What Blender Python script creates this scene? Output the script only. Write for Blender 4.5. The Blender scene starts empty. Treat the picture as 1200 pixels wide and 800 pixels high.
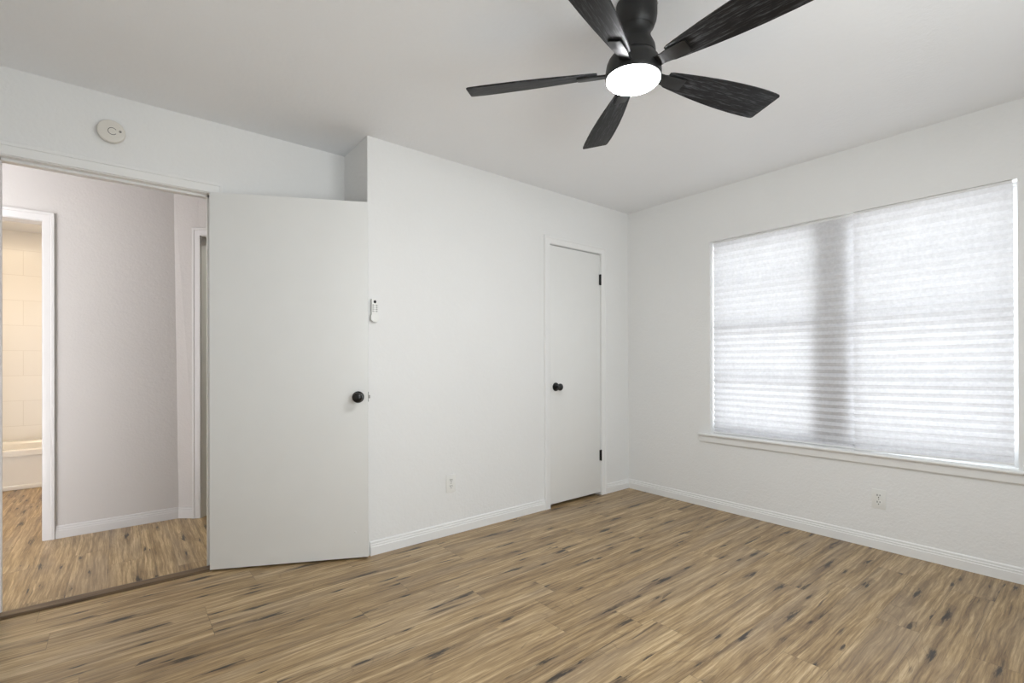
import bpy, bmesh, math
from mathutils import Vector, Matrix
PI = math.pi
C = bpy.context.scene.collection
SC = bpy.context.scene

# ------------------------------------------------------------------ camera
YAW, ROLL, PITCH = math.radians(51.105), math.radians(-0.168), math.radians(0.121)
F = Vector((math.cos(YAW)*math.cos(PITCH), math.sin(YAW)*math.cos(PITCH), math.sin(PITCH)))
R0 = Vector((math.sin(YAW), -math.cos(YAW), 0)); U0 = R0.cross(F)
Rv = R0*math.cos(ROLL) + U0*math.sin(ROLL); Uv = -R0*math.sin(ROLL) + U0*math.cos(ROLL)
cd = bpy.data.cameras.new('camera'); cam = bpy.data.objects.new('camera', cd); C.objects.link(cam)
m = Matrix((Rv, Uv, -F)).transposed().to_4x4(); m.translation = Vector((-3.525, -2.716, 1.122))
cam.matrix_world = m
cd.sensor_width = 36.0; cd.lens = 567.85/1200*36.0
cd.shift_y = (422.8-400)/1200; cd.clip_start = 0.02
SC.camera = cam

# ------------------------------------------------------------------ world, lights, exposure
vs = SC.view_settings
vs.view_transform = 'Standard'; vs.look = 'None'; vs.gamma = 1; vs.use_curve_mapping = False
vs.exposure = -0.02
W = bpy.data.worlds.new('world'); SC.world = W; W.use_nodes = True
bg = W.node_tree.nodes['Background']
bg.inputs[1].default_value = 5.7
# bright overcast sky above, brighter glow added below the horizon to lift the ceiling
wn_ = W.node_tree; tcw = wn_.nodes.new('ShaderNodeTexCoord'); spw = wn_.nodes.new('ShaderNodeSeparateXYZ'); rpw = wn_.nodes.new('ShaderNodeValToRGB')
mpw = wn_.nodes.new('ShaderNodeMapRange'); mpw.inputs[1].default_value = -.12; mpw.inputs[2].default_value = .12
wn_.links.new(tcw.outputs['Generated'], spw.inputs[0]); wn_.links.new(spw.outputs[2], mpw.inputs[0]); wn_.links.new(mpw.outputs[0], rpw.inputs[0])
rpw.color_ramp.elements[0].color = (1.10, 1.10, 1.13, 1); rpw.color_ramp.elements[1].color = (.84, .87, .92, 1)
wn_.links.new(rpw.outputs[0], bg.inputs[0])
FAN_EMIT = 152.0

def area(name, loc, size, power, col, rot=(0, 0, 0)):
    l = bpy.data.lights.new(name, 'AREA'); l.shape = 'RECTANGLE'; l.size, l.size_y = size
    l.energy = power; l.color = col
    o = bpy.data.objects.new(name, l); C.objects.link(o); o.location = loc; o.rotation_euler = rot
    return o
area('hall_fill', (-3.9, .80, 2.42), (0.9, 0.4), 0.4, (1.0, 0.90, 0.82))  # added fill below the hall ceiling, no fixture there
area('bathroom_ceiling_light', (-4.45, 2.9, 2.42), (0.5, 0.5), 18, (1.0, 0.81, 0.58))
area('side_room_fill', (-1.9, 1.6, 2.40), (0.4, 0.4), 14, (0.97, 1.0, 0.87))  # added fill that brightens the jamb of the angled doorway

def portal(name, loc, size, rot):
    o = area(name, loc, size, 1, (1, 1, 1), rot); o.data.cycles.is_portal = True
portal('window_portal', (.17, -1.595, 1.305), (1.66, 1.50), (0, PI/2, 0))
portal('added_window_portal', (-2.35, -3.50, 1.325), (2.0, 1.45), (PI/2, 0, 0))  # guides daylight through the added rear window

# ------------------------------------------------------------------ materials
def nmat(name):
    mt = bpy.data.materials.new(name); mt.use_nodes = True
    nt = mt.node_tree; b = nt.nodes['Principled BSDF']
    return mt, nt, b
def lin(c):
    return tuple(((x/255)/12.92 if x/255 <= .04045 else ((x/255+.055)/1.055)**2.4) for x in c) + (1,)
def N(nt, t, **kw):
    n = nt.nodes.new(t)
    for k, v in kw.items(): setattr(n, k, v)
    return n
def mathn(nt, op, a, b=None, c=None):
    n = N(nt, 'ShaderNodeMath', operation=op)
    for i, v in enumerate((a, b, c)):
        if v is None: continue
        if isinstance(v, (int, float)): n.inputs[i].default_value = v
        else: nt.links.new(v, n.inputs[i])
    return n.outputs[0]
def noise(nt, vec, scale=1, detail=2, rough=.5, dist=0):
    n = N(nt, 'ShaderNodeTexNoise'); n.inputs['Scale'].default_value = scale
    n.inputs['Detail'].default_value = detail; n.inputs['Roughness'].default_value = rough
    n.inputs['Distortion'].default_value = dist
    nt.links.new(vec, n.inputs['Vector']); return n.outputs['Fac']
def ramp(nt, fac, stops):
    n = N(nt, 'ShaderNodeValToRGB'); e = n.color_ramp.elements
    while len(e) < len(stops): e.new(.5)
    for el, (p, c) in zip(e, stops):
        el.position = p; el.color = c if len(c) == 4 else lin(c)
    nt.links.new(fac, n.inputs[0]); return n.outputs[0]
def mixc(nt, fac, a, b, mode='MIX'):
    n = N(nt, 'ShaderNodeMix', data_type='RGBA', blend_type=mode)
    for i, v in ((0, fac), (6, a), (7, b)):
        if isinstance(v, (int, float)): n.inputs[i].default_value = v
        elif isinstance(v, tuple): n.inputs[i].default_value = v
        else: nt.links.new(v, n.inputs[i])
    return n.outputs[2]
def bumpn(nt, b, h, strength, dist):
    n = N(nt, 'ShaderNodeBump'); n.inputs['Strength'].default_value = strength
    n.inputs['Distance'].default_value = dist
    nt.links.new(h, n.inputs['Height']); nt.links.new(n.outputs[0], b.inputs['Normal'])

def plaster(name, col, scale=70, strength=.5, dist=.002):
    mt, nt, b = nmat(name)
    tc = N(nt, 'ShaderNodeTexCoord').outputs['Object']
    big = noise(nt, tc, 1.3, 3)
    c = mixc(nt, big, lin(tuple(x-3 for x in col)), lin(tuple(x+3 for x in col)))
    nt.links.new(c, b.inputs['Base Color']); b.inputs['Roughness'].default_value = .75
    h = mathn(nt, 'ADD', mathn(nt, 'MULTIPLY', noise(nt, tc, scale, 3, .55), 1.0), mathn(nt, 'MULTIPLY', noise(nt, tc, scale*.4, 2), .8))
    bumpn(nt, b, h, strength, dist)
    return mt
def plain(name, col, rough=.5, metal=0, bump=0, scale=200):
    mt, nt, b = nmat(name)
    tc = N(nt, 'ShaderNodeTexCoord').outputs['Object']
    f = noise(nt, tc, 6, 2)
    d = 2 if max(col) > 60 else 1
    c = mixc(nt, f, lin(tuple(max(0, x-d) for x in col)), lin(tuple(min(255, x+d) for x in col)))
    nt.links.new(c, b.inputs['Base Color'])
    b.inputs['Roughness'].default_value = rough; b.inputs['Metallic'].default_value = metal
    if bump: bumpn(nt, b, noise(nt, tc, scale, 2), bump, .001)
    return mt

M = {}
M['wall'] = plaster('wall_paint', (238, 238, 237), strength=.8, dist=.0025)
M['ceiling'] = plaster('ceiling_paint', (245, 246, 248), 55, .5, .003)
M['hall'] = plaster('hall_paint_darkened', (196, 191, 187), strength=.5, dist=.0025)  # wall colour darkened to offset excess light reaching the hall
M['trim'] = plain('trim_paint', (240, 240, 239), .38)
M['door'] = plain('door_paint', (236, 236, 234), .42, bump=.05, scale=40)
M['black'] = plain('black_metal', (14, 14, 14), .3)
M['fan_black'] = plain('fan_black_metal', (13, 13, 13), .42)
M['plastic'] = plain('white_plastic', (238, 238, 235), .35)
M['detector'] = plain('detector_plastic', (226, 222, 214), .45)
M['dark'] = plain('dark_slot', (18, 17, 16), .6)
M['grey'] = plain('grey_button', (90, 90, 92), .5)
M['steel'] = plain('brushed_steel', (170, 168, 165), .35, 1)
M['tub'] = plain('tub_enamel', (242, 238, 230), .15)
M['hall_trim'] = plain('hall_trim_darkened', (206, 203, 201), .4)  # white trim with hall dimness put into its colour
M['vinyl'] = plain('vinyl_frame', (235, 235, 235), .4)

def wood_floor(name, along, width, tint=1.0):
    """vinyl planks: along = 'X' or 'Y'"""
    mt, nt, b = nmat(name)
    tc = N(nt, 'ShaderNodeTexCoord').outputs['Object']
    sp = N(nt, 'ShaderNodeSeparateXYZ'); nt.links.new(tc, sp.inputs[0])
    x, y = (sp.outputs[0], sp.outputs[1]) if along == 'X' else (sp.outputs[1], sp.outputs[0])
    L = 1.22
    row = mathn(nt, 'FLOOR', mathn(nt, 'DIVIDE', mathn(nt, 'ADD', y, 20.0), width))
    wn = N(nt, 'ShaderNodeTexWhiteNoise', noise_dimensions='1D'); nt.links.new(row, wn.inputs['W'])
    xo = mathn(nt, 'ADD', mathn(nt, 'ADD', x, 20.0), mathn(nt, 'MULTIPLY', wn.outputs[0], L))
    col = mathn(nt, 'FLOOR', mathn(nt, 'DIVIDE', xo, L))
    cv = N(nt, 'ShaderNodeCombineXYZ'); nt.links.new(row, cv.inputs[0]); nt.links.new(col, cv.inputs[1])
    w2 = N(nt, 'ShaderNodeTexWhiteNoise', noise_dimensions='2D'); nt.links.new(cv.outputs[0], w2.inputs['Vector'])
    rnd = w2.outputs[0]
    ro = mathn(nt, 'MULTIPLY', rnd, 37.0)
    def vec(sx, sy, wob=0.0, wobsrc=None):
        c = N(nt, 'ShaderNodeCombineXYZ')
        yy = y if wobsrc is None else mathn(nt, 'ADD', y, mathn(nt, 'MULTIPLY', wobsrc, wob))
        nt.links.new(mathn(nt, 'MULTIPLY', xo, sx), c.inputs[0])
        nt.links.new(mathn(nt, 'MULTIPLY', yy, sy), c.inputs[1])
        nt.links.new(ro, c.inputs[2]); return c.outputs[0]
    wob = mathn(nt, 'SUBTRACT', noise(nt, vec(2.6, 7), 1, 2), .5)
    g1 = noise(nt, vec(.9, 34, .030, wob), 1, 5, .62)          # broad streaks
    g2 = noise(nt, vec(4.5, 100, .030, wob), 1, 4, .72)         # fine grain
    g3 = noise(nt, vec(.8, 3.5), 1, 2)                        # patches
    s = mathn(nt, 'ADD', mathn(nt, 'MULTIPLY', g1, .40), mathn(nt, 'ADD', mathn(nt, 'MULTIPLY', g2, .52), mathn(nt, 'MULTIPLY', g3, .13)))
    s = mathn(nt, 'ADD', s, mathn(nt, 'MULTIPLY', mathn(nt, 'SUBTRACT', rnd, .5), .035))
    t = tint
    base = ramp(nt, s, [(.37, lin((98*t, 74*t, 47*t))), (.47, lin((142*t, 116*t, 80*t))), (.55, lin((172*t, 145*t, 105*t))), (.66, lin((212*t, 187*t, 147*t)))])
    # greyish wash here and there
    gr = ramp(nt, noise(nt, vec(1.1, 6), 1, 2), [(.48, (0, 0, 0, 1)), (.68, (.30, .30, .30, 1))])
    base = mixc(nt, gr, base, lin((156, 140, 122)))
    # cathedral rings: pale thin lines
    ringv = mathn(nt, 'FRACT', mathn(nt, 'MULTIPLY', noise(nt, vec(1.3, 5.5, .05, wob), 1, 1), 16.0))
    rl = ramp(nt, ringv, [(0, (0, 0, 0, 1)), (.42, (0, 0, 0, 1)), (.5, (1, 1, 1, 1)), (.58, (0, 0, 0, 1))])
    rm = ramp(nt, noise(nt, vec(1.7, 5), 1, 1), [(.5, (0, 0, 0, 1)), (.62, (.32, .32, .32, 1))])
    base = mixc(nt, mathn(nt, 'MULTIPLY', rl, rm), base, lin((96, 74, 54)))
    # knots, with darker grain trailing off along the plank
    for sx, sy, rad, cut in ((2.3, 8.5, .13, .70), (4.2, 14, .115, .78)):
        vo = N(nt, 'ShaderNodeTexVoronoi'); vo.inputs['Scale'].default_value = 1
        kv = vec(sx, sy, .02, wob); nt.links.new(kv, vo.inputs['Vector'])
        df = N(nt, 'ShaderNodeVectorMath', operation='SUBTRACT'); nt.links.new(kv, df.inputs[0]); nt.links.new(vo.outputs['Position'], df.inputs[1])
        sel = N(nt, 'ShaderNodeSeparateColor'); nt.links.new(vo.outputs['Color'], sel.inputs[0])
        on = mathn(nt, 'GREATER_THAN', sel.outputs[0], cut)
        rag = mathn(nt, 'MULTIPLY', mathn(nt, 'SUBTRACT', noise(nt, vec(11, 90), 1, 4, .7), .5), .5)
        def blob(fx_, fy_):
            mu = N(nt, 'ShaderNodeVectorMath', operation='MULTIPLY'); nt.links.new(df.outputs[0], mu.inputs[0]); mu.inputs[1].default_value = (fx_, fy_, 0)
            ln = N(nt, 'ShaderNodeVectorMath', operation='LENGTH'); nt.links.new(mu.outputs[0], ln.inputs[0])
            return mathn(nt, 'ADD', ln.outputs['Value'], rag)
        tail = ramp(nt, blob(.33, 1.1), [(.02, (.75, .75, .75, 1)), (.26, (0, 0, 0, 1))])
        core = ramp(nt, blob(.75, 1.15), [(rad*.35, (1, 1, 1, 1)), (rad, (0, 0, 0, 1))])
        base = mixc(nt, mathn(nt, 'MULTIPLY', mathn(nt, 'MULTIPLY', tail, on), .7), base, lin((88, 68, 49)))
        base = mixc(nt, mathn(nt, 'MULTIPLY', mathn(nt, 'MULTIPLY', core, on), .93), base, lin((30, 21, 16)))
    # dark cracks / streaks
    st = ramp(nt, noise(nt, vec(2.2, 34, .05, wob), 1, 3, .65), [(.64, (0, 0, 0, 1)), (.72, (.8, .8, .8, 1))])
    base = mixc(nt, st, base, lin((66, 50, 37)))
    # seams
    fy = mathn(nt, 'FRACT', mathn(nt, 'DIVIDE', mathn(nt, 'ADD', y, 20.0), width))
    fx = mathn(nt, 'FRACT', mathn(nt, 'DIVIDE', xo, L))
    sm = mathn(nt, 'MAXIMUM', mathn(nt, 'LESS_THAN', fy, .0016/width), mathn(nt, 'LESS_THAN', fx, .0018/L))
    base = mixc(nt, mathn(nt, 'MULTIPLY', sm, .55), base, lin((60, 46, 34)))
    nt.links.new(base, b.inputs['Base Color'])
    b.inputs['Roughness'].default_value = .40; b.inputs['Specular IOR Level'].default_value = .6
    h = mathn(nt, 'SUBTRACT', mathn(nt, 'MULTIPLY', g2, .6), mathn(nt, 'MULTIPLY', sm, .6))
    bumpn(nt, b, h, .25, .001)
    return mt
M['floor_room'] = wood_floor('oak_plank_room', 'X', .152)
M['floor_hall'] = wood_floor('oak_plank_hall', 'Y', .152)

def wood_trim():
    mt, nt, b = nmat('oak_strip')
    tc = N(nt, 'ShaderNodeTexCoord').outputs['Object']
    mp = N(nt, 'ShaderNodeMapping'); mp.inputs['Scale'].default_value = (5, 60, 60); nt.links.new(tc, mp.inputs[0])
    c = ramp(nt, noise(nt, mp.outputs[0], 1, 4), [(.3, (76, 58, 38)), (.7, (118, 95, 66))])
    nt.links.new(c, b.inputs['Base Color']); b.inputs['Roughness'].default_value = .45
    return mt
M['strip'] = wood_trim()

def blade_wood():
    mt, nt, b = nmat('charcoal_blade_wood')
    tc = N(nt, 'ShaderNodeTexCoord').outputs['Object']
    mp = N(nt, 'ShaderNodeMapping'); mp.inputs['Scale'].default_value = (6, 80, 30); nt.links.new(tc, mp.inputs[0])
    wv = noise(nt, mp.outputs[0], 1, 4, .6, 1.2)
    mp2 = N(nt, 'ShaderNodeMapping'); mp2.inputs['Scale'].default_value = (22, 260, 60); nt.links.new(tc, mp2.inputs[0])
    fine = noise(nt, mp2.outputs[0], 1, 3, .7)
    s = mathn(nt, 'ADD', mathn(nt, 'MULTIPLY', wv, .55), mathn(nt, 'MULTIPLY', fine, .5))
    c = ramp(nt, s, [(.42, (5, 5, 6)), (.54, (16, 16, 18)), (.66, (74, 74, 77))])
    nt.links.new(c, b.inputs['Base Color']); b.inputs['Roughness'].default_value = .55; b.inputs['Specular IOR Level'].default_value = .35
    bumpn(nt, b, s, .4, .001)
    return mt
M['blade'] = blade_wood()

def emission(name, col, strength):
    mt = bpy.data.materials.new(name); mt.use_nodes = True; nt = mt.node_tree; nt.nodes.clear()
    e = N(nt, 'ShaderNodeEmission'); e.inputs[0].default_value = col; e.inputs[1].default_value = strength
    o = N(nt, 'ShaderNodeOutputMaterial'); nt.links.new(e.outputs[0], o.inputs[0]); return mt
M['lens'] = emission('lit_lens', (.975, .985, 1, 1), FAN_EMIT)

def shade_mat():
    mt = bpy.data.materials.new('pleated_paper'); mt.use_nodes = True; nt = mt.node_tree; nt.nodes.clear()
    tc = N(nt, 'ShaderNodeTexCoord').outputs['Object']
    f = mathn(nt, 'ADD', mathn(nt, 'MULTIPLY', noise(nt, tc, 55, 4, .65), .7), mathn(nt, 'MULTIPLY', noise(nt, tc, 9, 2), .3))
    c1 = ramp(nt, f, [(.35, (217, 217, 220)), (.65, (232, 232, 235))])
    c2 = ramp(nt, f, [(.35, (228, 227, 231)), (.65, (241, 240, 244))])
    d = N(nt, 'ShaderNodeBsdfDiffuse'); t = N(nt, 'ShaderNodeBsdfTranslucent')
    nt.links.new(c1, d.inputs[0]); nt.links.new(c2, t.inputs[0])
    mx = N(nt, 'ShaderNodeMixShader'); mx.inputs[0].default_value = .150
    nt.links.new(d.outputs[0], mx.inputs[1]); nt.links.new(t.outputs[0], mx.inputs[2])
    o = N(nt, 'ShaderNodeOutputMaterial'); nt.links.new(mx.outputs[0], o.inputs[0]); return mt
M['shade'] = shade_mat()

def glass_mat():
    mt = bpy.data.materials.new('window_glass'); mt.use_nodes = True; nt = mt.node_tree; nt.nodes.clear()
    t = N(nt, 'ShaderNodeBsdfTransparent'); t.inputs[0].default_value = (.94, .96, .95, 1)
    g = N(nt, 'ShaderNodeBsdfGlossy'); g.inputs[1].default_value = .02
    mx = N(nt, 'ShaderNodeMixShader'); mx.inputs[0].default_value = .06
    nt.links.new(t.outputs[0], mx.inputs[1]); nt.links.new(g.outputs[0], mx.inputs[2])
    o = N(nt, 'ShaderNodeOutputMaterial'); nt.links.new(mx.outputs[0], o.inputs[0]); return mt
M['glass'] = glass_mat()

def tile_mat():
    mt, nt, b = nmat('cream_wall_tile')
    tc = N(nt, 'ShaderNodeTexCoord').outputs['Object']
    mp = N(nt, 'ShaderNodeMapping'); mp.inputs['Rotation'].default_value = (PI/2, 0, 0); nt.links.new(tc, mp.inputs[0])
    sp = N(nt, 'ShaderNodeSeparateXYZ'); nt.links.new(tc, sp.inputs[0])
    cb = N(nt, 'ShaderNodeCombineXYZ')
    nt.links.new(mathn(nt, 'ADD', sp.outputs[0], sp.outputs[1]), cb.inputs[0]); nt.links.new(sp.outputs[2], cb.inputs[1])
    br = N(nt, 'ShaderNodeTexBrick'); br.offset = .5
    for k, v in (('Scale', 1.0), ('Mortar Size', .003), ('Brick Width', .33), ('Row Height', .25), ('Mortar Smooth', .2)): br.inputs[k].default_value = v
    br.inputs['Color1'].default_value = lin((240, 236, 229)); br.inputs['Color2'].default_value = lin((237, 233, 226)); br.inputs['Mortar'].default_value = lin((228, 223, 215))
    nt.links.new(cb.outputs[0], br.inputs['Vector']); nt.links.new(br.outputs['Color'], b.inputs['Base Color'])
    b.inputs['Roughness'].default_value = .25
    return mt
M['tile'] = tile_mat()

# ------------------------------------------------------------------ mesh helpers
def box(bm, x0, x1, y0, y1, z0, z1, bev=0):
    r = bmesh.ops.create_cube(bm, size=1)
    vv = r['verts']
    for v in vv:
        v.co = Vector(((x0+x1)/2 + v.co.x*(x1-x0), (y0+y1)/2 + v.co.y*(y1-y0), (z0+z1)/2 + v.co.z*(z1-z0)))
    if bev:
        es = list({e for v in vv for e in v.link_edges})
        bmesh.ops.bevel(bm, geom=es, offset=bev, segments=2, affect='EDGES', profile=.6)
def lathe(bm, prof, seg=48, mat=None):
    """prof: list of (r, h) around local z; mat: Matrix applied"""
    rings = []
    mat = mat or Matrix.Identity(4)
    for r, h in prof:
        if r < 1e-6: rings.append([bm.verts.new(mat @ Vector((0, 0, h)))])
        else: rings.append([bm.verts.new(mat @ Vector((r*math.cos(2*PI*i/seg), r*math.sin(2*PI*i/seg), h))) for i in range(seg)])
    for a, b in zip(rings, rings[1:]):
        for i in range(seg):
            j = (i+1) % seg
            if len(a) == 1 and len(b) == 1: continue
            if len(a) == 1: bm.faces.new((a[0], b[j], b[i]))
            elif len(b) == 1: bm.faces.new((a[i], a[j], b[0]))
            else: bm.faces.new((a[i], a[j], b[j], b[i]))
def prism(bm, pts, z0, z1, bev=0, mat=None):
    mat = mat or Matrix.Identity(4)
    lo = [bm.verts.new(mat @ Vector((x, y, z0))) for x, y in pts]; hi = [bm.verts.new(mat @ Vector((x, y, z1))) for x, y in pts]
    n = len(pts); fs = [bm.faces.new(lo[::-1]), bm.faces.new(hi)]
    for i in range(n):
        j = (i+1) % n; fs.append(bm.faces.new((lo[i], lo[j], hi[j], hi[i])))
    if bev:
        es = [e for f in fs[:2] for e in f.edges]
        bmesh.ops.bevel(bm, geom=es, offset=bev, segments=2, affect='EDGES', profile=.6)
def obj(name, bm, mat, parent=None, smooth=False, loc=None, rot=None):
    bmesh.ops.recalc_face_normals(bm, faces=bm.faces)
    me = bpy.data.meshes.new(name); bm.to_mesh(me); bm.free()
    me.materials.append(M[mat] if isinstance(mat, str) else mat)
    if smooth:
        for p in me.polygons: p.use_smooth = True
        me.set_sharp_from_angle(angle=math.radians(35))
    o = bpy.data.objects.new(name, me); C.objects.link(o)
    if parent: o.parent = parent
    if loc: o.location = loc
    if rot: o.rotation_euler = rot
    return o
def boxes(name, lst, mat, parent=None, bev=0, **kw):
    bm = bmesh.new()
    for b in lst: box(bm, *b, bev)
    return obj(name, bm, mat, parent, smooth=bool(bev), **kw)
def S(o, label=None):
    o['kind'] = 'structure'
    if label: o['label'] = label
    return o
def empty(name, loc, rot=(0, 0, 0)):
    o = bpy.data.objects.new(name, None); C.objects.link(o); o.location = loc; o.rotation_euler = rot
    o.empty_display_size = .1; return o
def tag(o, label, cat, group=None):
    o['label'] = label; o['category'] = cat
    if group: o['group'] = group
    return o
def base(a, b, n, h=.08):
    """baseboard mesh from a to b (xy) on a wall whose outward normal is n"""
    prof = [(0, 0), (.013, 0), (.013, h*.60), (.010, h*.64), (.010, h*.76), (.0065, h*.80), (.0065, h*.93), (.003, h), (0, h)]
    bm = bmesh.new(); n = Vector((*n, 0)).normalized()
    A = Vector((*a, 0)); B = Vector((*b, 0)); rings = []
    for P in (A, B): rings.append([bm.verts.new(P + n*d + Vector((0, 0, z))) for d, z in prof])
    k = len(prof)
    for i in range(k):
        j = (i+1) % k; bm.faces.new((rings[0][i], rings[0][j], rings[1][j], rings[1][i]))
    bm.faces.new(rings[0]); bm.faces.new(rings[1][::-1]); return bm
def join_bm(lst):
    out = bmesh.new()
    for b in lst:
        me = bpy.data.meshes.new('tmp'); b.to_mesh(me); out.from_mesh(me); b.free(); bpy.data.meshes.remove(me)
    return out

H = 2.44
XL, YR = -4.25, -3.35          # left and rear walls of the bedroom
YC = .37                       # bedroom face of the wall holding the open doorway
T = .12
# ------------------------------------------------------------------ floors and ceiling
S(boxes('floor_bedroom', [(XL-T, .16, YR-T, .40, -.12, 0)], 'floor_room'))
S(boxes('floor_hall', [(-5.6, -1.2, .40, 4.4, -.12, 0)], 'floor_hall'))
S(boxes('floor_closet', [(-1.2, .16, .40, .90, -.12, 0)], 'floor_room'))
S(boxes('ceiling', [(-5.6, .16, YR-T, 4.4, H, H+.1)], 'ceiling'))

# ------------------------------------------------------------------ walls
DX0, DX1, DZ = -.968, -.367, 2.035          # closet opening
S(boxes('wall_closet', [(-2.41, DX0, 0, .11, 0, H), (DX1, 0, 0, .11, 0, H), (DX0, DX1, 0, .11, DZ, H), (-2.41, -2.29, .11, YC+T, 0, H)], 'wall'))
WY0, WY1, WZ0, WZ1 = -2.417, -.773, .567, 2.043
S(boxes('wall_window', [(0, .15, WY1, .9, 0, H), (0, .15, YR, WY0, 0, H), (0, .15, WY0, WY1, 0, WZ0), (0, .15, WY0, WY1, WZ1, H)], 'wall'))
EX0, EX1, EZ = -3.975, -3.125, 2.065         # rough opening of bedroom doorway
S(boxes('wall_entry', [(XL, EX0, YC, YC+T, 0, H), (EX1, -2.41, YC, YC+T, 0, H), (EX0, EX1, YC, YC+T, EZ, H)], 'wall'))
S(boxes('wall_left', [(XL-T, XL, YR, YC+T, 0, H)], 'wall'))
RX0, RX1, RZ0, RZ1 = -3.35, -1.35, .60, 2.05   # unseen window added behind the camera to brighten the room
S(boxes('wall_rear', [(XL-T, RX0, YR-T, YR, 0, H), (RX1, .15, YR-T, YR, 0, H), (RX0, RX1, YR-T, YR, 0, RZ0), (RX0, RX1, YR-T, YR, RZ1, H)], 'wall'))
S(boxes('wall_closet_inside', [(-1.2, -1.1, .11, .9, 0, H), (-1.1, 0, .8, .9, 0, H)], 'wall'))
HY = 1.54
BX1 = -3.915                                # right jamb face of bathroom doorway
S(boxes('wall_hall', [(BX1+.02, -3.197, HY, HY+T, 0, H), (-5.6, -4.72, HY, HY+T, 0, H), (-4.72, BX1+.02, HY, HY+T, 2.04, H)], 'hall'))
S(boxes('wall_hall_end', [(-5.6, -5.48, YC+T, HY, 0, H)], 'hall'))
# angled wall with its own doorway
AP = Vector((-3.200, HY)); AD = Vector((.77, -.64)).normalized(); AN = Vector((AD.y, -AD.x))   # AN points to the viewer
aang = math.atan2(AD.y, AD.x)
AS0, AS1 = .168, .90
wa = boxes('wall_hall_angled', [(0, AS0-.02, 0, .17, 0, H), (AS1+.02, 1.62, 0, .17, 0, H), (AS0-.02, AS1+.02, 0, .17, 2.06, H)], 'hall', loc=(AP.x, AP.y, 0), rot=(0, 0, aang))
S(wa)
for v in wa.data.vertices:                   # the plaster corner is not quite plumb
    if v.co.x < .001 and v.co.z > 2.2: v.co.x -= .022; v.co.y -= .018
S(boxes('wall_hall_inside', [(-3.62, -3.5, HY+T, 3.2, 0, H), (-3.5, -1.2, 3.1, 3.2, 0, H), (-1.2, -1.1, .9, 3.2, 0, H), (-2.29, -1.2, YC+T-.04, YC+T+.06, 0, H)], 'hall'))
# bathroom
S(boxes('wall_bathroom', [(-5.6, -3.62, 4.12, 4.24, 0, H), (-3.74, -3.62, HY+T, 4.12, 0, H), (-5.6, -5.48, HY+T, 4.12, 0, H)], 'tile'))

# ------------------------------------------------------------------ baseboards
S(obj('baseboard_closet', join_bm([base((-2.400, 0), (-1.022, 0), (0, -1)), base((-.312, 0), (-.013, 0), (0, -1))]), 'trim'))
S(obj('baseboard_window', base((0, 0), (0, YR+.013), (-1, 0)), 'trim'))
S(obj('baseboard_entry', join_bm([base((-3.07, YC), (-2.41, YC), (0, -1)), base((-2.41, .0), (-2.41, YC-.013), (-1, 0))]), 'trim'))
S(obj('baseboard_left', base((XL, YR+.013), (XL, YC), (1, 0)), 'trim'))
S(obj('baseboard_rear', base((XL, YR), (0, YR), (0, 1)), 'trim'))
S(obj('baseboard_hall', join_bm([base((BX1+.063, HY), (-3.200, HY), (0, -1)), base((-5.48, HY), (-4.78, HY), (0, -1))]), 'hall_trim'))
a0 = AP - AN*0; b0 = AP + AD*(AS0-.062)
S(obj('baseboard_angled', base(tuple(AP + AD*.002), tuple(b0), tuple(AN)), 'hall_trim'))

# ------------------------------------------------------------------ door casings
def casing(bm, x0, x1, z1, y, w=.057, d=.014, sgn=-1):
    """casing around an opening x0..x1, 0..z1 on plane y, sticking out towards sgn*y"""
    prof = [(0, 0), (0, d*.72), (.004, d*.85), (w-.019, d), (w-.016, d+.004), (w-.003, d+.004), (w, d), (w, 0)]
    st = []
    for k in range(4):
        row = []
        for u, dep in prof:
            x = x0-u if k < 2 else x1+u; z = 0 if k in (0, 3) else z1+u
            row.append(bm.verts.new((x, y+sgn*dep, z)))
        st.append(row)
    n = len(prof)
    for p, q in zip(st, st[1:]):
        for i in range(n):
            j = (i+1) % n; bm.faces.new((p[i], p[j], q[j], q[i]))
    bm.faces.new(st[0]); bm.faces.new(st[3][::-1])
# bedroom doorway: jambs, stops, casing both sides
bm = bmesh.new()
jx0, jx1, jz = EX0+.02, EX1-.02, EZ-.02
box(bm, EX0, jx0, YC, YC+T, 0, EZ); box(bm, jx1, EX1, YC, YC+T, 0, EZ); box(bm, jx0, jx1, YC, YC+T, jz, EZ)
box(bm, jx0, jx0+.011, YC+.04, YC+.075, 0, jz); box(bm, jx1-.011, jx1, YC+.04, YC+.075, 0, jz); box(bm, jx0, jx1, YC+.04, YC+.075, jz-.011, jz)
casing(bm, jx0-.004, jx1+.004, jz+.004, YC); casing(bm, jx0-.004, jx1+.004, jz+.004, YC+T, sgn=1)
S(obj('trim_1', bm, 'trim', smooth=True), 'white painted frame around the open bedroom doorway')
# closet frame
bm = bmesh.new()
cx0, cx1, cz = DX0+.006, DX1-.006, DZ-.006
box(bm, DX0, cx0, 0, .11, 0, DZ); box(bm, cx1, DX1, 0, .11, 0, DZ); box(bm, cx0, cx1, 0, .11, cz, DZ)
box(bm, cx0, cx0+.01, .04, .075, 0, cz); box(bm, cx1-.01, cx1, .04, .075, 0, cz); box(bm, cx0, cx1, .04, .075, cz-.01, cz)
casing(bm, cx0-.003, cx1+.003, cz+.003, 0)
S(obj('trim_2', bm, 'trim', smooth=True), 'white casing around the narrow closet door')
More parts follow.
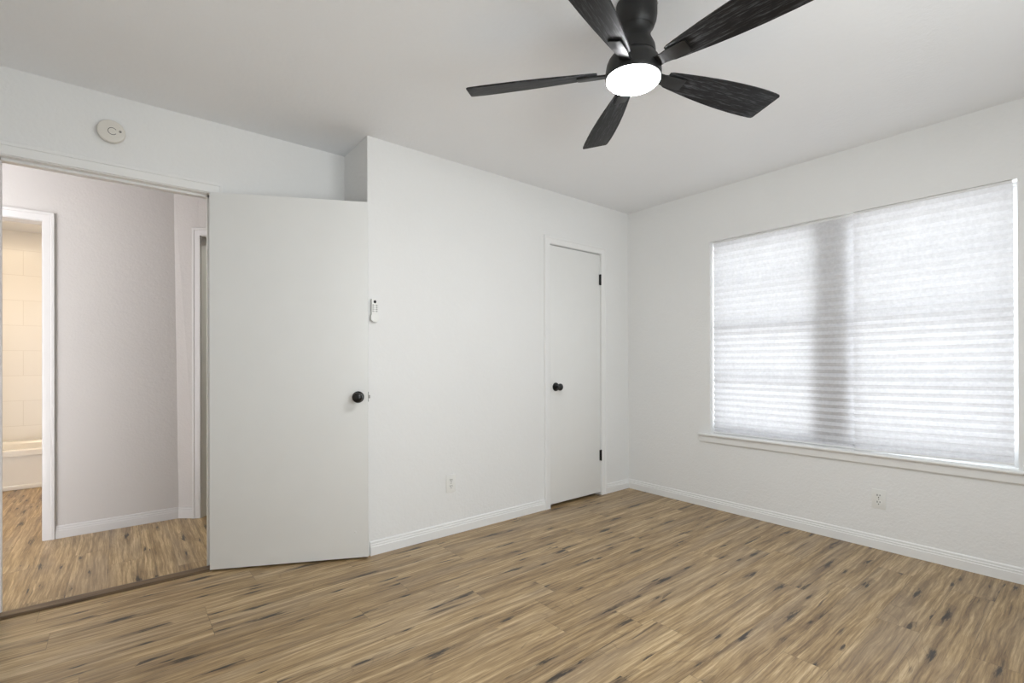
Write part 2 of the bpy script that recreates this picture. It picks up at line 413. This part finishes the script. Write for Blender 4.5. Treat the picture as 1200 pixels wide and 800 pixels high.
# bathroom doorway
bm = bmesh.new()
bx0 = -4.70
box(bm, bx0-.02, bx0, HY, HY+T, 0, 2.04); box(bm, BX1, BX1+.02, HY, HY+T, 0, 2.04); box(bm, bx0, BX1, HY, HY+T, 2.02, 2.04)
casing(bm, bx0-.004, BX1+.004, 2.024, HY)
S(obj('trim_3', bm, 'hall_trim', smooth=True), 'white casing of the bathroom doorway')
# angled doorway (local frame of the angled wall: x along, y into the wall)
bm = bmesh.new()
box(bm, AS0-.02, AS0, 0, .17, 0, 2.06); box(bm, AS1, AS1+.02, 0, .17, 0, 2.06); box(bm, AS0, AS1, 0, .17, 2.04, 2.06)
box(bm, AS0, AS0+.011, .075, .11, 0, 2.04); box(bm, AS1-.011, AS1, .075, .11, 0, 2.04); box(bm, AS0, AS1, .075, .11, 2.029, 2.04)
casing(bm, AS0-.004, AS1+.004, 2.044, 0)
t4 = S(obj('trim_4', bm, 'hall_trim', smooth=True, loc=(AP.x, AP.y, 0), rot=(0, 0, aang)), 'white frame of the hall doorway beside the open door')
boxes('strike_plate', [(AS0, AS0+.002, .118, .150, .90, .957)], 'black', t4)['label'] = 'black strike plate'
# transition strip between the two floors
bm = bmesh.new()
prof = [(-.068, 0), (-.067, .008), (-.060, .012), (-.010, .012), (.018, .005), (.020, 0)]
A = [bm.verts.new((jx0, YC+.035+y, z)) for y, z in prof]; B = [bm.verts.new((jx1, YC+.035+y, z)) for y, z in prof]
for i in range(len(prof)):
    j = (i+1) % len(prof); bm.faces.new((A[i], A[j], B[j], B[i]))
bm.faces.new(A); bm.faces.new(B[::-1])
S(obj('trim_5', bm, 'strip'), 'brown wooden transition strip across the doorway floor')

# ------------------------------------------------------------------ doors
def knob(parent, x, z, yface, sgn, name='door_knob', mat='black'):
    """round knob; axis along local y, sgn = direction it sticks out"""
    rot = Matrix.Rotation(-sgn*PI/2 if sgn > 0 else PI/2, 4, 'X')
    rot = Matrix.Rotation(PI/2*(1 if sgn < 0 else -1), 4, 'X')
    mt = Matrix.Translation((x, yface, z)) @ rot
    bm = bmesh.new()
    lathe(bm, [(0, 0), (.033, 0), (.033, .004), (.030, .008), (.017, .010), (.012, .014), (.0115, .030), (.016, .034),
               (.0245, .040), (.0275, .048), (.0265, .056), (.021, .062), (.010, .0645), (0, .065)], 40, mt)
    return obj(name, bm, mat, parent, smooth=True)
# open bedroom door
hx, hy = -3.158, .328
ang = math.atan2(-.37, .737); LW = .820
d1 = S(empty('door_1', (hx, hy, 0), (0, 0, ang)), 'white flat slab door swung wide open into the bedroom')
boxes('door_panel', [(.002, LW, 0, .033, .012, 2.040)], 'door', d1, bev=.0015)
knob(d1, LW-.054, .925, 0, -1); knob(d1, LW-.054, .925, .033, 1)
bm = bmesh.new(); box(bm, LW-.0005, LW+.0012, .004, .029, .897, .953)
obj('latch_plate', bm, 'grey', d1)
bm = bmesh.new(); box(bm, LW, LW+.011, .010, .023, .916, .934, .002); obj('latch_bolt', bm, 'steel', d1)
bm = bmesh.new()
for z in (.33, 1.85): lathe(bm, [(0, z), (.006, z), (.006, z+.09), (0, z+.09)], 16, Matrix.Translation((-.004, .036, 0))); 
obj('hinge', bm, 'black', d1, smooth=True)
bm = bmesh.new(); lathe(bm, [(0, 0), (.006, .0), (.005, .002), (0, .003)], 20, Matrix.Translation((LW-.072, 0, .158)) @ Matrix.Rotation(PI/2, 4, 'X'))
obj('bumper_dot', bm, 'plastic', d1, smooth=True)

# closet door
d2 = S(empty('door_2', (cx0+.003, .002, 0)), 'narrow white closet door, shut')
cw = cx1-cx0-.006
boxes('door_panel', [(0, cw, 0, .034, .024, cz-.006)], 'door', d2, bev=.0015)
knob(d2, .062, .928, 0, -1)
bm = bmesh.new(); box(bm, -.0006, .0010, -.001, .022, .905, .953); obj('latch_plate', bm, 'grey', d2)
for z in (.334, 1.813):
    bm = bmesh.new()
    lathe(bm, [(0, z-.046), (.004, z-.046), (.0065, z-.043), (.0065, z+.043), (.004, z+.046), (0, z+.046)], 16, Matrix.Translation((cw+.002, -.007, 0)))
    box(bm, cw-.012, cw+.016, -.0030, .0, z-.044, z+.044)
    obj('hinge', bm, 'black', d2, smooth=True)

# ------------------------------------------------------------------ twin window
MY0, MY1 = -1.668, -1.480                    # post between the two sashes
post = S(boxes('trim_6', [(.060, .15, MY0, MY1, WZ0, WZ1)], 'trim', bev=.002), 'wide white post between the two windows')
def window(n, y0, y1):
    w = S(empty(f'window_{n}', (.078, (y0+y1)/2, WZ0)), None)
    hw = (y1-y0)/2; hh = WZ1-WZ0; mid = hh*.545
    fr = .012
    boxes('window_frame', [(-.005, .055, -hw, -hw+fr, 0, hh), (-.005, .055, hw-fr, hw, 0, hh), (-.005, .055, -hw+fr, hw-fr, 0, fr), (-.005, .055, -hw+fr, hw-fr, hh-fr, hh)], 'vinyl', w)
    for (z0, z1, x) in ((fr, mid+.026, .002), (mid-.026, hh-fr, .028)):
        s = boxes('sash', [(x, x+.022, -hw+fr, -hw+fr+.018, z0, z1), (x, x+.022, hw-fr-.018, hw-fr, z0, z1), (x, x+.022, -hw+fr+.018, hw-fr-.018, z0, z0+.05), (x, x+.022, -hw+fr+.018, hw-fr-.018, z1-.05, z1),
                           (x+.005, x+.018, -hw+fr+.018, hw-fr-.018, (z0+z1)/2-.014, (z0+z1)/2+.014)], 'vinyl', w)
        boxes('pane', [(x+.009, x+.013, -hw+fr+.017, hw-fr-.017, z0+.048, z1-.048)], 'glass', s)
    return w
window(1, MY1, WY1)['label'] = 'left sash window behind the pleated shade'
window(2, WY0, MY0)['label'] = 'right sash window behind the pleated shade'
w3 = S(empty('window_3', ((RX0+RX1)/2, YR-.10, RZ0)), 'plain window added in the wall behind the viewer for extra daylight')  # unseen, added to brighten the ceiling and doorway wall
hw, hh = (RX1-RX0)/2, RZ1-RZ0
boxes('window_frame', [(-hw, -hw+.04, 0, .05, 0, hh), (hw-.04, hw, 0, .05, 0, hh), (-hw+.04, hw-.04, 0, .05, 0, .04), (-hw+.04, hw-.04, 0, .05, hh-.04, hh), (-.03, .03, 0, .05, .04, hh-.04)], 'vinyl', w3, bev=.002)
for x0_ in (-hw+.039, .029):
    boxes('pane', [(x0_, x0_+hw-.068, .02, .024, .039, hh-.039)], 'glass', w3)
# sill: stool with rounded nose plus apron
bm = bmesh.new()
prof = [(.079, .567), (.079, .5675), (-.030, .5675), (-.036, .5655), (-.038, .560), (-.036, .5535), (-.030, .551), (-.020, .550), (-.018, .546), (-.016, .505), (-.013, .500), (0, .500), (0, .5665)]
ya, yb = -.690, -2.62
p2 = prof[2:12]
A = [bm.verts.new((x, ya, z)) for x, z in p2]+[bm.verts.new((0, ya, .5675))]; B = [bm.verts.new((x, yb, z)) for x, z in p2]+[bm.verts.new((0, yb, .5675))]
for i in range(len(A)):
    j = (i+1) % len(A); bm.faces.new((A[i], A[j], B[j], B[i]))
bm.faces.new(A); bm.faces.new(B[::-1])
box(bm, 0, .085, WY0, WY1, .5672, .5690)
S(obj('trim_7', bm, 'trim'), 'white window sill and apron under the shades')

# ------------------------------------------------------------------ pleated shades
def shade(y0, y1, x, zb0, zb1, label, phase=0):
    """pleated shade from y0 (left in view) to y1; zb0/zb1 bottom heights at each end"""
    s = empty('pleated_shade', (x, (y0+y1)/2, WZ1)); tag(s, label, 'window shade', 'pleated shades in the window')
    top = -.012; n = 31; ny = 14; bm = bmesh.new(); grid = []
    per = 4
    for i in range(n*per+1):
        t = i/(n*per); k = i % per
        tt = t + .10*t*(1-t)*0
        amp = .0038 + .0062*t
        fx = (1, 0, -1, 0)[k]*amp
        row = []
        for j in range(ny+1):
            s_ = j/ny; yy = (y0 + (y1-y0)*s_) - (y0+y1)/2
            zb = (zb0+(zb1-zb0)*s_) - WZ1
            zz = top + (zb-top)*(t**.94)
            wig = .0012*math.sin(9*s_+i*.7+phase)
            edge = .0016*math.sin(i*2.1+phase)*(1 if j in (0, ny) else 0) + (fx*.18 if j == 0 else (-fx*.18 if j == ny else 0))
            row.append(bm.verts.new((-fx+wig*.5, yy+edge, zz)))
        grid.append(row)
    for a, b in zip(grid, grid[1:]):
        for j in range(ny): bm.faces.new((a[j], a[j+1], b[j+1], b[j]))
    obj('pleats', bm, 'shade', s)
    hw = abs(y1-y0)/2
    boxes('head_rail', [(-.010, .010, -hw+.002, hw-.002, -.014, -.001)], 'vinyl', s, bev=.002)
    bm = bmesh.new()
    pr = [(-.009, 0), (.009, 0), (.011, .006), (.007, .011), (-.007, .011), (-.011, .006)]
    A = [bm.verts.new((px, y0-(y0+y1)/2, zb0-WZ1-.002+pz)) for px, pz in pr]; B = [bm.verts.new((px, y1-(y0+y1)/2, zb1-WZ1-.002+pz)) for px, pz in pr]
    for i in range(6):
        j = (i+1) % 6; bm.faces.new((A[i], A[j], B[j], B[i]))
    bm.faces.new(A); bm.faces.new(B[::-1]); obj('bottom_rail', bm, 'vinyl', s)
    return s
shade(-.779, -1.718, .046, .573, .573, 'pleated white paper shade, left one, dimmed along its right edge by the post')
shade(-1.708, -2.400, .017, .572, .590, 'pleated white paper shade, right one, evenly bright, bottom slightly crooked', 1.3)

# ------------------------------------------------------------------ ceiling fan
fan = empty('ceiling_fan', (-2.0396, -1.6151, 2.438), (.0229, .0056, 0))
tag(fan, 'black five-blade ceiling fan with a lit round light', 'ceiling fan')
bm = bmesh.new(); lathe(bm, [(0, 0), (.074, 0), (.0745, -.040), (.072, -.060), (.064, -.082), (.060, -.088), (0, -.088)], 64); obj('canopy', bm, 'fan_black', fan, True)
for k in range(4):
    a = k*PI/2+.5; mt = Matrix.Translation((.074*math.cos(a), .074*math.sin(a), -.010)) @ Matrix.Rotation(a, 4, 'Z') @ Matrix.Rotation(PI/2, 4, 'Y')
    bm = bmesh.new(); lathe(bm, [(0, .003), (.003, .0025), (.004, 0), (0, 0)], 12, mt); obj('canopy_screw', bm, 'steel', fan, True)
bm = bmesh.new(); lathe(bm, [(0, -.0885), (.059, -.0885), (.053, -.102), (.051, -.112), (.055, -.126), (.063, -.142), (.069, -.155), (.0715, -.170), (.072, -.185), (0, -.185)], 64); obj('neck', bm, 'fan_black', fan, True)
bm = bmesh.new(); lathe(bm, [(0, -.1855), (.073, -.1855), (.082, -.192), (.091, -.204), (.0975, -.220), (.1005, -.238), (.102, -.256), (.102, -.268), (.0995, -.272), (0, -.272)], 64, Matrix.Translation((-.006, .005, 0))); obj('motor_housing', bm, 'fan_black', fan, True)
bm = bmesh.new(); lathe(bm, [(0, -.2725), (.0965, -.2725), (.0965, -.277), (.088, -.285), (.070, -.291), (.042, -.2945), (0, -.296)], 64, Matrix.Translation((-.006, .005, 0))); obj('light_lens', bm, 'lens', fan, True)
ZB = -.2405; PITB = math.radians(-16.6); A0 = math.radians(-17.49)
def blade_bm():
    w = [(.139, .030), (.150, .0335), (.20, .041), (.28, .0515), (.36, .0600), (.44, .0660), (.52, .0690), (.58, .0695)]
    up = [(r, h) for r, h in w] + [(.625, .0685), (.637, .0670), (.643, .0620)]
    dn = [(r, -h) for r, h in w] + [(.64, -.0665), (.657, -.0645), (.663, -.0590)]
    pts = up + dn[::-1]
    bm = bmesh.new(); prism(bm, pts[::-1], -.003, .003, .0012); return bm
def bracket_bm():
    pts = [(.088, -.024), (.120, -.019), (.150, -.025), (.208, -.0265), (.2155, -.022), (.2155, .022), (.208, .0265), (.150, .025), (.120, .019), (.088, .024)]
    bm = bmesh.new(); prism(bm, pts, -.0095, -.0033, .0015); return bm
blade = bracket = None
for k in range(5):
    e = (PITB, 0, A0 + k*2*PI/5)
    if k == 0:
        blade = obj('blade', blade_bm(), 'blade', fan, True); bracket = obj('blade_bracket', bracket_bm(), 'fan_black', fan, True); b_, r_ = blade, bracket
    else:
        b_ = blade.copy(); r_ = bracket.copy(); C.objects.link(b_); C.objects.link(r_); b_.parent = fan; r_.parent = fan
    for o in (b_, r_): o.location = (0, 0, ZB); o.rotation_euler = e

# ------------------------------------------------------------------ smoke detector
det = empty('smoke_detector', (-3.561, YC, 2.251)); tag(det, 'round white smoke alarm on the wall above the doorway', 'smoke detector')
RX = Matrix.Rotation(PI/2, 4, 'X')           # local z -> -y (towards the room)
bm = bmesh.new(); lathe(bm, [(0, 0), (.050, 0), (.050, .010), (.046, .012), (0, .012)], 56, RX); obj('mounting_base', bm, 'detector', det, True)
bm = bmesh.new(); lathe(bm, [(0, .0125), (.053, .0125), (.0545, .016), (.0545, .028), (.052, .0325), (.046, .0345), (0, .035)], 56, RX); obj('cover', bm, 'detector', det, True)
bm = bmesh.new()
def arc(bm, cx, cz, r, a0, a1, w, y0, y1, n=28):
    V = []
    for i in range(n+1):
        a = a0+(a1-a0)*i/n; c, s = math.cos(a), math.sin(a)
        V.append([bm.verts.new((cx+q*c, y, cz+q*s)) for q, y in ((r-w, y0), (r+w, y0), (r+w, y1), (r-w, y1))])
    for p, q in zip(V, V[1:]):
        for k in range(4): bm.faces.new((p[k], p[(k+1) % 4], q[(k+1) % 4], q[k]))
    bm.faces.new(V[0]); bm.faces.new(V[-1][::-1])
arc(bm, .004, -.001, .0165, math.radians(35), math.radians(325), .0010, -.0345, -.0356)
obj('test_button_ring', bm, 'dark', det, True)
bm = bmesh.new(); arc(bm, .034, .004, .0036, 0, 2*PI, .0014, -.0343, -.0356); obj('indicator_light', bm, 'dark', det, True)

# ------------------------------------------------------------------ outlets
def outlet(loc, rz, label):
    o = empty('wall_outlet', loc, (0, 0, rz)); tag(o, label, 'outlet', 'white duplex wall outlets')
    boxes('cover_plate', [(-.035, .035, -.0055, 0, -.0575, .0575)], 'plastic', o, bev=.002)
    for dz in (-.0200, .0200):
        pts = []
        for a in range(0, 360, 12):
            x = .0172*math.cos(math.radians(a)); z = .0172*math.sin(math.radians(a)); pts.append((x, max(-.0138, min(.0138, z))+dz))
        bm = bmesh.new(); prism(bm, pts, .0056, .0075, 0, RX); r = obj('receptacle', bm, 'plastic', o)
        bm = bmesh.new()
        box(bm, -.0080, -.0050, -.0082, -.0074, dz-.001, dz+.0090); box(bm, .0050, .0080, -.0082, -.0074, dz+.0, dz+.0080)
        lathe(bm, [(0, .0074), (.0027, .0074), (.0027, .0082), (0, .0082)], 14, Matrix.Translation((0, 0, dz-.0085)) @ RX)
        obj('slots', bm, 'dark', r)
    bm = bmesh.new(); lathe(bm, [(0, .0055), (.003, .0055), (.0025, .0068), (0, .007)], 14, RX); obj('screw', bm, 'steel', o)
    return o
outlet((-1.852, 0, .332), 0, 'white duplex outlet on the closet wall, between open door and closet door')
outlet((0, -1.836, .297), PI/2*-1, 'white duplex outlet on the window wall, under the sill')

# ------------------------------------------------------------------ fan remote in its wall cradle
RXc, RZc = -2.374, 1.424
hld = empty('remote_holder', (RXc, 0, RZc-.062)); tag(hld, 'small white wall cradle holding the fan remote beside the open door', 'remote holder')
bm = bmesh.new()
box(bm, -.024, .024, -.004, 0, 0, .060, .0015)
pts = [(-.024, .034), (-.024, .010), (-.014, -.004), (.014, -.004), (.024, .010), (.024, .034)]
prism(bm, pts, .021, .0235, .0008, RX); box(bm, -.024, -.0215, -.0225, -.003, .004, .034, .0008); box(bm, .0215, .024, -.0225, -.003, .004, .034, .0008)
box(bm, -.014, .014, -.0225, -.003, -.004, -.001, .0008)
obj('cradle', bm, 'plastic', hld, True)
rem = empty('fan_remote', (RXc, -.0045, RZc-.060)); tag(rem, 'slim white ceiling fan remote standing in its wall cradle', 'remote')
bm = bmesh.new(); box(bm, -.0195, .0195, -.0155, 0, 0, .128, .004); obj('body', bm, 'plastic', rem, True)
bm = bmesh.new(); lathe(bm, [(0, 0), (.0088, 0), (.0082, .0015), (0, .002)], 24, Matrix.Translation((0, -.0154, .111)) @ RX); obj('power_button', bm, 'dark', rem, True)
for r in range(4):
    for c in range(3):
        w_ = .0032 if c != 1 else .0022
        bm = bmesh.new(); lathe(bm, [(0, 0), (w_, 0), (w_*.9, .001), (0, .0012)], 14, Matrix.Translation(((c-1)*.0118, -.0154, .091-r*.0120)) @ RX)
        obj('button', bm, 'dark' if c != 1 else 'grey', rem, True)

# ------------------------------------------------------------------ bathtub
tub = empty('bathtub', (-4.53, 3.385, 0)); tag(tub, 'cream alcove bathtub seen through the bathroom doorway', 'bathtub')
tx0, tx1, ty0, ty1 = -.94, .78, 0, .725
bm = bmesh.new()
box(bm, tx0, tx1, ty0+.012, ty0+.045, .035, .31); box(bm, tx0, tx1, ty0, ty0+.05, 0, .04, .006)
obj('apron', bm, 'tub', tub, True)
bm = bmesh.new()
def rr(x0, x1, y0, y1, r, z, n=6):
    out = []
    for cx, cy, a0 in ((x1-r, y1-r, 0), (x0+r, y1-r, 90), (x0+r, y0+r, 180), (x1-r, y0+r, 270)):
        for i in range(n+1):
            a = math.radians(a0+90*i/n); out.append(bm.verts.new((cx+r*math.cos(a), cy+r*math.sin(a), z)))
    return out
rings = [rr(tx0, tx1, ty0, ty1, .004, .30), rr(tx0, tx1, ty0, ty1, .006, .345), rr(tx0+.015, tx1-.015, ty0+.015, ty1-.01, .02, .358), rr(tx0+.07, tx1-.08, ty0+.065, ty1-.06, .10, .355),
         rr(tx0+.09, tx1-.10, ty0+.085, ty1-.08, .12, .33), rr(tx0+.15, tx1-.16, ty0+.12, ty1-.12, .14, .10), rr(tx0+.22, tx1-.22, ty0+.17, ty1-.17, .14, .05)]
for a, b in zip(rings, rings[1:]):
    n = len(a)
    for i in range(n): bm.faces.new((a[i], a[(i+1) % n], b[(i+1) % n], b[i]))
bm.faces.new(rings[-1])
obj('basin', bm, 'tub', tub, True)
